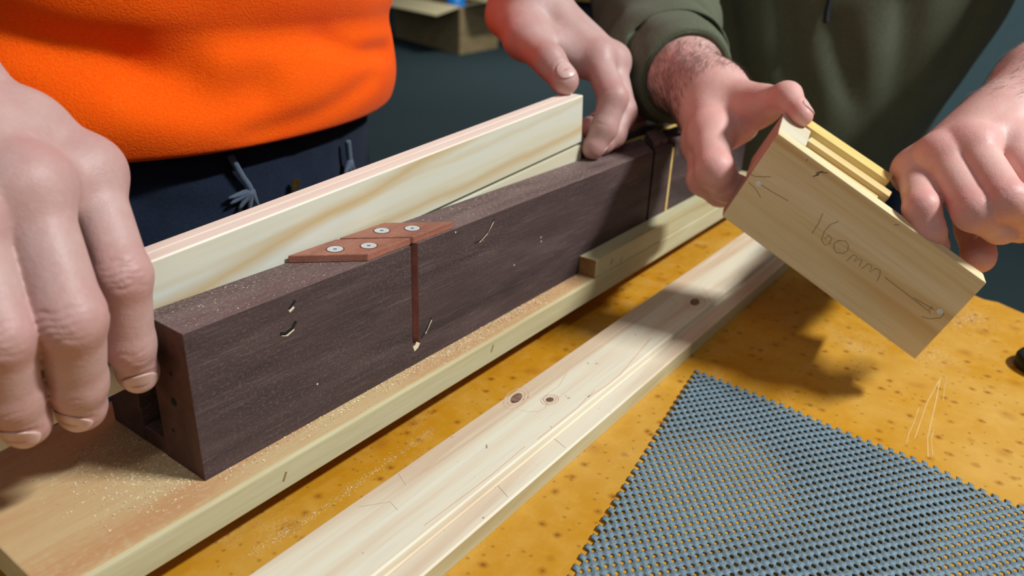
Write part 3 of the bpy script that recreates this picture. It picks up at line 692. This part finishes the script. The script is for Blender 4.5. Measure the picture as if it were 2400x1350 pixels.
def smooth_mesh(V, Q, it=2, lam=.5):
    e = np.concatenate([Q[:, [0, 1]], Q[:, [1, 2]], Q[:, [2, 3]], Q[:, [3, 0]]])
    for _ in range(it):
        acc = np.zeros_like(V); n = np.zeros(len(V))
        for a, b in ((0, 1), (1, 0)):
            np.add.at(acc, e[:, a], V[e[:, b]]); np.add.at(n, e[:, a], 1)
        V = V+(acc/np.maximum(n, 1)[:, None]-V)*lam
    return V
def unit(v): v = np.asarray(v, float); return v/np.linalg.norm(v)
def finger_details(F, D, f, sl_pad=6):
    """knuckle creases and the groove round the nail, pressed into the distance field"""
    J = np.array(f['J']); r = f['r']; d0 = unit(f['d'])
    for j, amp, offs in ((1, .55*f.get('cr', 1), (-5.2, -2.6, 0., 2.6, 5.0)), (2, .4*f.get('cr', 1), (-2.2, 0., 2.2))):
        ax = unit(J[j+1]-J[j-1]); dor = unit(d0-ax*(d0@ax))
        sl, X, Y, Z = F.sub([J[j]], r[j]+10)
        px, py, pz = X-J[j][0], Y-J[j][1], Z-J[j][2]
        s = px*ax[0]+py*ax[1]+pz*ax[2]; q = px*dor[0]+py*dor[1]+pz*dor[2]
        lat = np.cross(ax, dor); l = px*lat[0]+py*lat[1]+pz*lat[2]
        env = np.clip(q/r[j], 0, 1)*np.exp(-(l/(r[j]*.75))**4)
        g = 0
        for n_, o in enumerate(offs):
            bend = .05*l*l/ r[j]*(-1 if o < 0 else 1)
            g = g+np.exp(-((s-o-bend+.5*np.sin(l*.8+n_))/.75)**2)
        D[sl] += (amp*g*env).astype(np.float32)
        # the soft pad over the joint
        D[sl] -= (.5*np.clip(q/r[j], 0, 1)*np.exp(-(s/6)**2-(l/(r[j]*.7))**2)).astype(np.float32)
        # palmar flexion crease
        env2 = np.clip(-q/r[j], 0, 1); D[sl] += (.7*np.exp(-(s/1.0)**2)*env2).astype(np.float32)
def nail_frame(f):
    J = np.array(f['J']); a = unit(J[-1]-J[-2]); d0 = unit(f['d']); dor = unit(d0-a*(d0@a)); lat = np.cross(a, dor); return J[-1], a, dor, lat
SKIN = {}
def skin(name, base, redc, mottle, hair=False):
    k = NT(name)
    at = k.n('ShaderNodeAttribute', attribute_name='red').outputs['Fac']
    n1 = k.noise(k.map((75, 75, 75)), 1.0, 4, .6); n2 = k.noise(k.map((420, 420, 420)), 1.0, 3)
    c = k.mix(k.math('MULTIPLY', k.step(n1, .35, .7), mottle), lin(base), lin(redc))
    c = k.mix(k.math('MULTIPLY', at, .85), c, lin(redc))
    c = k.mix(k.math('MULTIPLY', k.step(n2, .5, .8), .18), c, lin(tuple(min(255, x+22) for x in base)))
    vo = k.n('ShaderNodeTexVoronoi', Vector=k.map((900, 900, 900)), Scale=1.0, feature='F1').outputs['Distance']
    k.bump(k.math('ADD', k.math('MULTIPLY', vo, .5), n2), .22, .0006)
    m = k.end(c, .5, .38)
    k.b.inputs['Subsurface Weight'].default_value = .12; k.b.inputs['Subsurface Radius'].default_value = (1.0, .35, .2); k.b.inputs['Subsurface Scale'].default_value = .004
    return m
def hand_mesh(key, red_gain=1.0):
    H_ = HANDS[key]; h = H_['h']; fs = H_['fingers']; th_ = H_['thumb']
    allp = np.array([p for f in fs+[th_] for p in f['J']]+[p for q in H_['palm'] for p in q[:2]]+[H_['arm'][0][1]], float)
    F = Field(allp.min(0)-20, allp.max(0)+24, h)
    P = F.new()
    for a, b, ra, rb in H_['palm']: F.add(P, a, b, ra, rb, 9)
    for a, b, ra, rb in H_['arm']: F.add(P, a, b, ra, rb, 16)
    # tendons over the back of the hand
    wr = np.array(H_['palm'][0][0])
    for f in fs:
        m = np.array(f['J'][0]); d0 = unit(f['d'])
        if key in 'AD':
            dd = unit(-np.array(fwd)); a = m+dd*(f['r'][0]-2.0); b = (m*.45+wr*.55)+dd*13
            F.add(P, a, b, 3.2, 2.0, 7)
    R = None
    for i, f in enumerate(fs+[th_]):
        D = F.new(); J, r = f['J'], f['r']
        for j in range(3): F.add(D, J[j], J[j+1], r[j] if j else r[0]*.96, r[j+1], 4)
        a = unit(np.array(J[3])-np.array(J[2])); F.add(D, J[3], list(np.array(J[3])+a*1.5), r[3], r[3]*.9, 3)
        # knuckle
        dk = unit(f['d']); kn_ = H_.get('kn', 2.0); F.add(D, list(np.array(J[0])+dk*kn_), list(np.array(J[0])+dk*kn_+.1), r[0]*.95, r[0]*.95, 8)
        finger_details(F, D, f)
        if f.get('nail'):
            c, a, dor, lat = nail_frame(f); w_, l_ = f['nail'][0]/2, f['nail'][1]/2
            cc = c-a*1.2
            sl, X, Y, Z = F.sub([c], r[3]+8); px, py, pz = X-cc[0], Y-cc[1], Z-cc[2]
            s = px*a[0]+py*a[1]+pz*a[2]; q = px*dor[0]+py*dor[1]+pz*dor[2]; l = px*lat[0]+py*lat[1]+pz*lat[2]
            e = np.sqrt((s/l_)**2+(l/w_)**2)
            D[sl] += (np.clip(q/r[3], 0, 1)*(.55*np.exp(-((e-1.06)/.10)**2)-.35*np.exp(-((e-1.35)/.16)**2)*(s < l_*.6))).astype(np.float32)
        G = smin(P, D, H_['k'] if i < 4 else H_['k']+3)
        R = G if R is None else np.minimum(R, G)-np.maximum(.5-np.abs(R-G), 0)**2/.5*.25
    V, Q = surface_net(R, F.lo, h); V = smooth_mesh(V, Q, 2, .45)
    red = np.zeros(len(V))
    for i, f in enumerate(fs+[th_]):
        for j, am, rad in ((0, .45, 12), (1, .55, 9), (2, .45, 7), (3, .6, 9)):
            red = np.maximum(red, am*np.exp(-(np.linalg.norm(V-np.array(f['J'][j]), axis=1)/(f['r'][j]+rad*.45))**4))
    return V, Q, red*red_gain
def nails(key, body, mat):
    for f in HANDS[key]['fingers']+[HANDS[key]['thumb']]:
        if not f.get('nail'): continue
        c, a, dor, lat = nail_frame(f); w_, l_ = f['nail'][0]/2, f['nail'][1]/2; r = f['r'][3]
        cc = c-a*1.2; V = []; r2_ = f['r'][2]; sl_ = np.linalg.norm(np.array(f['J'][3])-np.array(f['J'][2])); n, m = 15, 13
        for lay in (0, -1):
            for i in range(n):
                for j in range(m):
                    u = -1+2*i/(n-1); v = -1+2*j/(m-1)
                    vv = v*math.sqrt(max(0, 1-.5*u*u))*(1 if True else 0); uu = u*math.sqrt(max(0, 1-.5*v*v))
                    x = uu*l_; y = vv*w_
                    rr_ = r+.5+(r2_-r)*max(0., 1.2-x)/sl_*.8
                    hgt = math.sqrt(max(rr_**2-y*y*.9, .1))-max(0, x-1.2)**2*.035-(.35 if lay == 0 else 0)*0
                    p = cc+a*x+lat*y+dor*(hgt+.12 + (0 if lay == 0 else -.7)); V.append(p)
        Fc = []
        for lay in (0, 1):
            o = lay*n*m
            for i in range(n-1):
                for j in range(m-1):
                    q = (o+i*m+j, o+(i+1)*m+j, o+(i+1)*m+j+1, o+i*m+j+1); Fc.append(q if lay == 1 else q[::-1])
        ring = [i*m for i in range(n)]+[(n-1)*m+j for j in range(1, m)]+[i*m+m-1 for i in range(n-2, -1, -1)]+[j for j in range(m-2, 0, -1)]
        for i in range(len(ring)): p, q = ring[i], ring[(i+1) % len(ring)]; Fc.append((p, q, q+n*m, p+n*m))
        o = build('fingernail', V, Fc, mat, body, smooth=True)
def body_mesh(name, person, keys, coarse, mat, gain):
    Vs, Qs, Rs, n = [], [], [], 0
    for kx in keys:
        V, Q, r = hand_mesh(kx, gain); Vs.append(V); Qs.append(Q+n); Rs.append(r); n += len(V)
    coarse = list(coarse)
    for kx in keys:
        a, b, ra, rb = HANDS[kx]['arm'][0]; a = np.array(a); b = np.array(b); e, f_, rc, rd = HANDS[kx]['arm'][1]
        coarse += [(list(a+(b-a)*.35), list(b), (ra+(rb-ra)*.35)*.80, rb+1.2), (e, f_, rc+1.2, rd+1.2)]
    pts = np.array([p for q in coarse for p in q[:2]], float); F = Field(pts.min(0)-130, pts.max(0)+130, 6); D = F.new()
    for a, b, ra, rb in coarse: F.add(D, a, b, ra, rb, 14)
    V, Q = surface_net(D, F.lo, 6); V = smooth_mesh(V, Q, 1); Vs.append(V); Qs.append(Q+n); Rs.append(np.zeros(len(V)))
    V = np.concatenate(Vs); Q = np.concatenate(Qs); R = np.concatenate(Rs)
    o = build(name, V, Q, mat, person, smooth=True)
    at = o.data.attributes.new('red', 'FLOAT', 'POINT'); at.data.foreach_set('value', R.astype(np.float32))
    return o
def hairs(body, segs, mat, name='arm_hair'):
    """short hairs on a forearm: thin tapered slivers lying along the skin surface"""
    me = body.data; n = len(me.vertices); co = np.zeros(n*3, np.float32); me.vertices.foreach_get('co', co); co = co.reshape(-1, 3).astype(float)*1000
    co = co+ORG[body.parent.name]*1000-np.array([0, 0, OZ*1000]); no = np.zeros(n*3, np.float32); me.vertices.foreach_get('normal', no); no = no.reshape(-1, 3).astype(float)
    V = []; Fc = []
    for a, b, R_, t0, t1, cnt in segs:
        a = np.array(a, float); b = np.array(b, float); ba = b-a; t = ((co-a)@ba)/(ba@ba); d = np.linalg.norm(co-a-np.clip(t, t0, t1)[:, None]*ba, axis=1)
        ids = np.where((t > t0) & (t < t1) & (d < R_))[0]; ax = unit(ba)
        for i in rng.choice(ids, cnt):
            nr = no[i]; p = co[i]-nr*.2+rng.normal(0, .4, 3)*.5; fl_ = -ax+np.cross(nr, ax)*rng.normal(.55, .3); fl_ = unit(fl_-nr*(fl_@nr)); tang = unit(fl_+nr*rng.uniform(.05, .28)); L = rng.uniform(7, 14)
            sd = np.cross(tang, nr)*.065; mid = p+tang*L*.55+nr*.3; tip = p+tang*L-nr*.9; q = len(V)
            V += [p-sd, p+sd, mid-sd*.8, mid+sd*.8, tip, p+nr*.1, mid+nr*.12]
            Fc += [(q, q+1, q+3, q+2), (q+2, q+3, q+4), (q, q+2, q+6, q+5), (q+5, q+6, q+3, q+1), (q+2, q+4, q+6), (q+6, q+4, q+3)]
    tag(build(name, V, Fc, mat, body), 'short dark arm hair', kind='stuff')

# ------------------------------------------------------------------ clothing lofts
def catmull(K, n):
    K = np.asarray(K, float); out = []
    P = np.vstack([2*K[0]-K[1], K, 2*K[-1]-K[-2]])
    for i in range(1, len(P)-2):
        for t in np.linspace(0, 1, n, endpoint=False):
            a, b, c, d = P[i-1], P[i], P[i+1], P[i+2]
            out.append(.5*((2*b)+(c-a)*t+(2*a-5*b+4*c-d)*t*t+(3*b-a-3*c+d)*t**3))
    out.append(P[-2]); return np.array(out)
def seg_dist(P, pl_):
    best = np.full(len(P), 1e9)
    for a, b in zip(pl_[:-1], pl_[1:]):
        a, b = np.array(a, float), np.array(b, float); ba = b-a; t = np.clip(((P-a)@ba)/(ba@ba), 0, 1); best = np.minimum(best, np.linalg.norm(P-a-t[:, None]*ba, axis=1))
    return best
def fbm(P, s, seed):
    r = np.random.default_rng(seed); o = np.zeros(len(P))
    for k_ in range(8):
        w = r.normal(size=3)*s*(1+.35*k_); o += np.sin(P@w+r.uniform(0, 6.28))/(1+.35*k_)
    return o/4
def cloth(name, rings, axes, nth, nseg, mat, parent, folds=(), wob=1.5, ws=.03, seed=1, cap=True, thick=1.6, ripple=None):
    """rings: rows of (cx, cy, cz, A, B); axes(row)->(unit vec a, unit vec b)"""
    K = catmull(rings, nseg); V = []; Nn = []
    t = np.linspace(0, 2*math.pi, nth, endpoint=False)
    for i, row in enumerate(K):
        a, b = axes(K, i); c = row[:3]
        V.append(c+np.outer(row[3]*np.cos(t), a)+np.outer(row[4]*np.sin(t), b)); Nn.append(np.outer(np.cos(t), a)+np.outer(np.sin(t), b))
    V = np.concatenate(V); Nn = np.concatenate(Nn)
    d = wob*fbm(V, ws, seed)
    for pl_, dep_, wid in folds: d = d-dep_*np.exp(-(seg_dist(V, pl_)/wid)**2)
    if ripple:
        amp, lam_, s0, s1 = ripple; arc = np.concatenate([[0], np.cumsum(np.linalg.norm(np.diff(K[:, :3], axis=0), axis=1))]); arc = np.repeat(arc, nth); tt = np.tile(t, len(K))
        ph = 2*math.pi*arc/lam_+1.3*np.sin(tt+.8)+.9*np.sin(2*tt+arc*.03)
        d = d+amp*(np.abs(np.sin(ph/2))**.7-.5)*2*np.clip((arc-s0)/12, 0, 1)*np.clip((s1-arc)/60, 0, 1)*(.6+.4*np.sin(3*tt+arc*.05))
    V = V+Nn*d[:, None]; m = len(K); Fc = []
    i, j = np.meshgrid(np.arange(m-1), np.arange(nth), indexing='ij')
    q = np.stack([i*nth+j, i*nth+(j+1) % nth, (i+1)*nth+(j+1) % nth, (i+1)*nth+j], -1).reshape(-1, 4)
    o = build(name, V, q, mat, parent, smooth=True)
    s = o.modifiers.new('cloth_thickness', 'SOLIDIFY'); s.thickness = thick*.001; s.offset = -1
    return o
def tube_axes(K, i):
    d = unit(K[min(i+1, len(K)-1), :3]-K[max(i-1, 0), :3]); a = unit(np.cross(d, [.1, .2, 1.])); return a, np.cross(d, a)
def fleece(name, c1, c2, rough=.95, bumpd=.0012, sc=900, sheen=.2):
    k = NT(name); f = k.noise(k.map((sc, sc, sc)), 1.0, 3, .7); b_ = k.noise(k.map((30, 30, 30)), 1.0, 3)
    c = k.mix(k.step(f, .25, .75), lin(c1), lin(c2)); c = k.mix(k.math('MULTIPLY', k.step(b_, .45, .75), .3), c, lin(c1))
    k.bump(f, .5, bumpd); return k.end(c, rough, .1, **{'Sheen Weight': sheen})
def cord(name, P, r, mat, parent, n=8):
    K = catmull(np.array(P, float), 6); V = []; Fc = []
    for i in range(len(K)):
        d = unit(K[min(i+1, len(K)-1)]-K[max(i-1, 0)]); a = unit(np.cross(d, [.3, .1, 1])); b = np.cross(d, a); rr = r if np.isscalar(r) else r[0]+(r[1]-r[0])*i/(len(K)-1)
        for j in range(n): tt = 2*math.pi*j/n; V.append(K[i]+(a*math.cos(tt)+b*math.sin(tt))*rr)
    for i in range(len(K)-1):
        for j in range(n): Fc.append((i*n+j, i*n+(j+1) % n, (i+1)*n+(j+1) % n, (i+1)*n+j))
    Fc += [tuple(range(n-1, -1, -1)), tuple(range(len(V)-n, len(V)))]
    return build(name, V, Fc, mat, parent, smooth=True)

# ------------------------------------------------------------------ person in orange
skin_o = skin('skin_orange_person', (192, 160, 154), (176, 114, 108), .30)
skin_g = skin('skin_green_person', (216, 174, 164), (204, 124, 122), .30)
nail_m = NT('nail'); nail_m = nail_m.end(nail_m.mix(nail_m.step(nail_m.noise(nail_m.map((200, 200, 200)), 1.0, 2), .3, .7), lin(202, 164, 158), lin(214, 182, 174)), .32, .5)
nail_g = NT('nail_pink'); nail_g = nail_g.end(nail_g.mix(nail_g.step(nail_g.noise(nail_g.map((200, 200, 200)), 1.0, 2), .3, .7), lin(216, 170, 164), lin(224, 190, 182)), .32, .5)
po = thing('person', 'person in an orange sweatshirt holding the pine board with both hands', 'person', (178, 303, FL))
bo = body_mesh('body', po, ['A', 'B'], [(HANDS['A']['arm'][1][1], (0, 330, 500), 41, 50), (HANDS['B']['arm'][1][1], (360, 330, 510), 44, 50),
      ((178, 310, 60), (178, 315, 480), 105, 110), ((40, 325, 505), (320, 325, 505), 52, 52), ((178, 320, 500), (178, 312, 600), 58, 54)], skin_o, 1.0)
nails('A', bo, nail_m); nails('B', bo, nail_m)
orange = fleece('orange_fleece', (255, 78, 0), (255, 108, 10), sc=700, sheen=.05)
yax = lambda rot: (lambda K, i: (np.array([math.cos(rot), math.sin(rot), 0]), np.array([-math.sin(rot), math.cos(rot), 0])))
cx, cy = 178, 305
SW = [(cx, cy, 108, 176, 132), (cx, cy, 101, 192, 146), (cx, cy, 99, 198, 151), (cx, cy, 104, 203, 156), (cx, cy, 122, 207, 160), (cx, cy, 150, 205, 158), (cx, cy, 168, 203, 156), (cx, cy, 190, 208, 162),
      (cx, cy, 260, 214, 172), (cx, cy, 360, 214, 168), (cx, cy, 470, 205, 140), (cx, cy, 540, 165, 105), (cx, cy, 580, 95, 78), (cx, cy, 596, 66, 62)]
OF = [([(12.4, 207.0, 188.8), (32.0, 189.6, 175.9), (54.4, 174.7, 162.9), (87.0, 159.3, 152.6), (108.8, 152.2, 152.6)], 9, 16), ([(86.5, 159.5, 149.2), (104.5, 153.5, 137.1), (128.3, 147.7, 132.4), (156.6, 143.9, 134.7)], 7, 16), ([(216.2, 145.8, 161.3), (255.2, 154.6, 149.0), (314.7, 182.9, 143.7)], 7, 8), ([(128.4, 147.7, 175.3), (185.7, 143.1, 164.9), (240.1, 150.4, 166.4)], 4, 22), ([(147.7, 144.7, 107.7), (203.5, 144.2, 113.3), (273.6, 161.1, 129.8)], 3, 9)]
sw = cloth('sweatshirt', SW, yax(.08), 160, 12, orange, po, OF, 2.0, .022, 3)
for nm, pts in (('a', [HANDS['A']['arm'][1][1], (-70, 290, 430), (10, 325, 520)]), ('b', [HANDS['B']['arm'][1][1], (430, 320, 430), (350, 325, 520)])):
    p0 = np.array(pts[0]); p1 = np.array(pts[1]); p2 = np.array(pts[2]); st_ = p0+(p1-p0)*.05
    cloth('sleeve', [(*st_, 50, 50), (*(st_+(p1-st_)*.15), 56, 56), (*(st_+(p1-st_)*.5), 56, 58), (*p1, 62, 62), (*p2, 72, 72)], tube_axes, 48, 8, orange, sw, (), 3.0, .06, 5)
navy = fleece('navy_cotton', (18, 24, 38), (38, 50, 70), sc=1200, sheen=.05)
TR = [(cx, cy, 150, 178, 132), (cx, cy, 60, 180, 135), (cx, cy, -40, 186, 140), (cx, cy, -120, 186, 138)]
tr = cloth('trousers', TR, yax(.08), 120, 12, navy, po, [([(174.2, 168.0, 66.4), (176.6, 168.0, 37.5)], 4, 4), ([(198.3, 168.9, 76.9), (209.8, 170.1, 41.9)], 5, 5), ([(253.6, 180.4, 81.0), (256.3, 181.3, 42.6)], 5, 5), ([(81.7, 188.7, 71.2), (128.8, 173.1, 54.7)], 3, 10)], 2.5, .03, 9)
for sx in (-1, 1): cloth('trouser_leg', [(cx+sx*88, cy, -95, 98, 118), (cx+sx*92, cy, -250, 88, 100), (cx+sx*96, cy+5, -480, 72, 80), (cx+sx*98, cy+5, -828, 66, 78)], yax(0), 48, 8, navy, tr, (), 3, .03, 11+sx)
greyc = fleece('grey_cord', (70, 84, 104), (104, 118, 138), sc=1500)
cord('drawcord', [(142.0, 166.3, 92.4), (147.9, 165.6, 78.4), (151.8, 165.2, 71.3), (153.7, 165.1, 66.1)], 2.4, greyc, tr)
for p_ in [(138.3, 166.9, 60.3), (143.8, 166.1, 55.6), (151.3, 165.3, 53.3), (137.3, 167.0, 64.4), (158.0, 164.7, 54.9)]: cord('cord_tassel', [(153.7, 165.1, 66.1), p_], (3.0, .9), greyc, tr, 6)
cord('drawcord', [(253.5, 177.9, 81.5), (254.5, 178.2, 71.1), (255.2, 178.5, 64.9)], 2.4, greyc, tr)
for p_ in [(246.5, 175.5, 56.3), (254.0, 178.0, 52.8), (262.5, 181.4, 52.5)]: cord('cord_tassel', [(255.2, 178.5, 64.9), p_], (3.2, 1.2), greyc, tr, 6)
build('zip_pull', *merge(disc((190.8, 164.1, 64.3), (-.5, -.85, .1), 3.0, 2.2, 14), disc((188.9, 163.9, 61.0), (-.5, -.85, .1), 2.0, 2.0, 12)), plain('brass', lin(150, 130, 70), .3, Metallic=.9), tr)


# ------------------------------------------------------------------ person in green
pg = thing('person', 'person in a dark green pullover holding the pine jig in both hands', 'person', (859, 11, FL))
bgm = body_mesh('body', pg, ['C', 'D'], [(HANDS['C']['arm'][1][1], (720, 175, 300), 42, 46), ((720, 175, 300), (850, 190, 500), 46, 52),
      (HANDS['D']['arm'][1][1], (910, -230, 380), 46, 48), ((910, -230, 380), (930, -150, 500), 48, 52), ((859, 11, -60), (870, 15, 470), 95, 105), ((860, 150, 500), (915, -120, 500), 52, 52), ((880, 15, 500), (870, 12, 610), 58, 54)], skin_g, 1.0)
nails('C', bgm, nail_g)
hairm = plain('arm_hair_brown', lin(74, 56, 48), .6)
ca, da = HANDS['C']['arm'], HANDS['D']['arm']
hairs(bgm, [(ca[0][0], ca[0][1], 46, -.15, .95, 3600), (da[0][0], da[0][1], 48, -.35, .9, 2600)], hairm)
green = fleece('green_fleece', (78, 82, 66), (108, 114, 94), sc=800, sheen=.08)
wd, dd = np.array([.267, -.964, 0]), np.array([.964, .267, 0])
gax = lambda K, i: (wd, dd)
GS = [(859, 30, -58, 140, 100), (859, 30, -66, 148, 112), (859, 28, -58, 152, 118), (859, 26, 30, 158, 122), (859, 18, 110, 178, 130), (859, 11, 190, 197, 134), (859, 11, 300, 205, 138), (865, 12, 430, 200, 128), (872, 14, 520, 160, 100), (878, 14, 570, 95, 78), (880, 14, 590, 66, 62)]
gs = cloth('pullover', GS, gax, 140, 12, green, pg, [([(723.8, 13.0, 189.5), (726.8, -3.9, 116.8), (736.0, -36.9, 50.8)], 8, 12), ([(737.8, -42.0, 159.1), (750.2, -70.4, 90.8), (773.3, -107.1, 18.1)], 8, 13), ([(768.2, -100.2, 187.2), (778.3, -113.5, 102.2), (785.2, -121.3, 42.5)], 7, 16), ([(722.8, 77.0, 176.8), (721.3, 55.9, 110.6), (721.3, 42.3, 88.8)], 8, 14), ([(825.5, -154.4, 189.2), (824.3, -153.7, 111.2)], 7, 14)], 3.0, .018, 21)
cu = np.array(ca[0][0])+(np.array(ca[0][1])-np.array(ca[0][0]))*.82; e0 = np.array(ca[0][1]); e1_ = np.array(ca[1][1])
dirc = unit(e0-cu)
SL = [(*(cu+dirc*7), 33, 33), (*(cu+dirc*0), 37, 37), (*(cu+dirc*2), 41.5, 41.5), (*(cu+dirc*14), 44, 44), (*(cu+dirc*24), 42.5, 42.5), (*(cu+dirc*38), 47, 47), (*(cu+dirc*54), 50, 50), (*e1_*1.0, 60, 58), (705, 172, 290, 66, 62), (760, 190, 400, 72, 70), (850, 175, 500, 80, 80)]
slv = cloth('sleeve', SL, tube_axes, 96, 16, green, gs, (), 2.2, .055, 31, ripple=(4.6, 40, 18, 320))
de = np.array(da[1][1]); 
cloth('sleeve', [(*(np.array(da[1][0])*.3+de*.7), 52, 52), (*de, 60, 60), (905, -230, 370, 66, 64), (930, -150, 500, 78, 78)], tube_axes, 48, 8, green, gs, (), 3, .05, 35)
gt = cloth('trousers', [(859, 11, -20, 150, 110), (859, 11, -120, 160, 120), (859, 11, -200, 160, 120)], gax, 80, 8, navy, pg, (), 2, .03, 41)
for s_ in (-1, 1):
    c_ = np.array([859, 11])+wd[:2]*78*s_
    cloth('trouser_leg', [(c_[0], c_[1], -180, 84, 100), (c_[0], c_[1], -450, 74, 84), (c_[0], c_[1], -828, 66, 76)], gax, 40, 6, navy, gt, (), 3, .03, 44+s_)
cord('neck_cord', [(729.9, -31.4, 196.1), (730.1, -32.1, 183.9), (730.1, -32.0, 171.3), (730.5, -33.1, 161.3)], (1.8, 3.2), plain('navy_cord', lin(28, 30, 44), .7), gs)
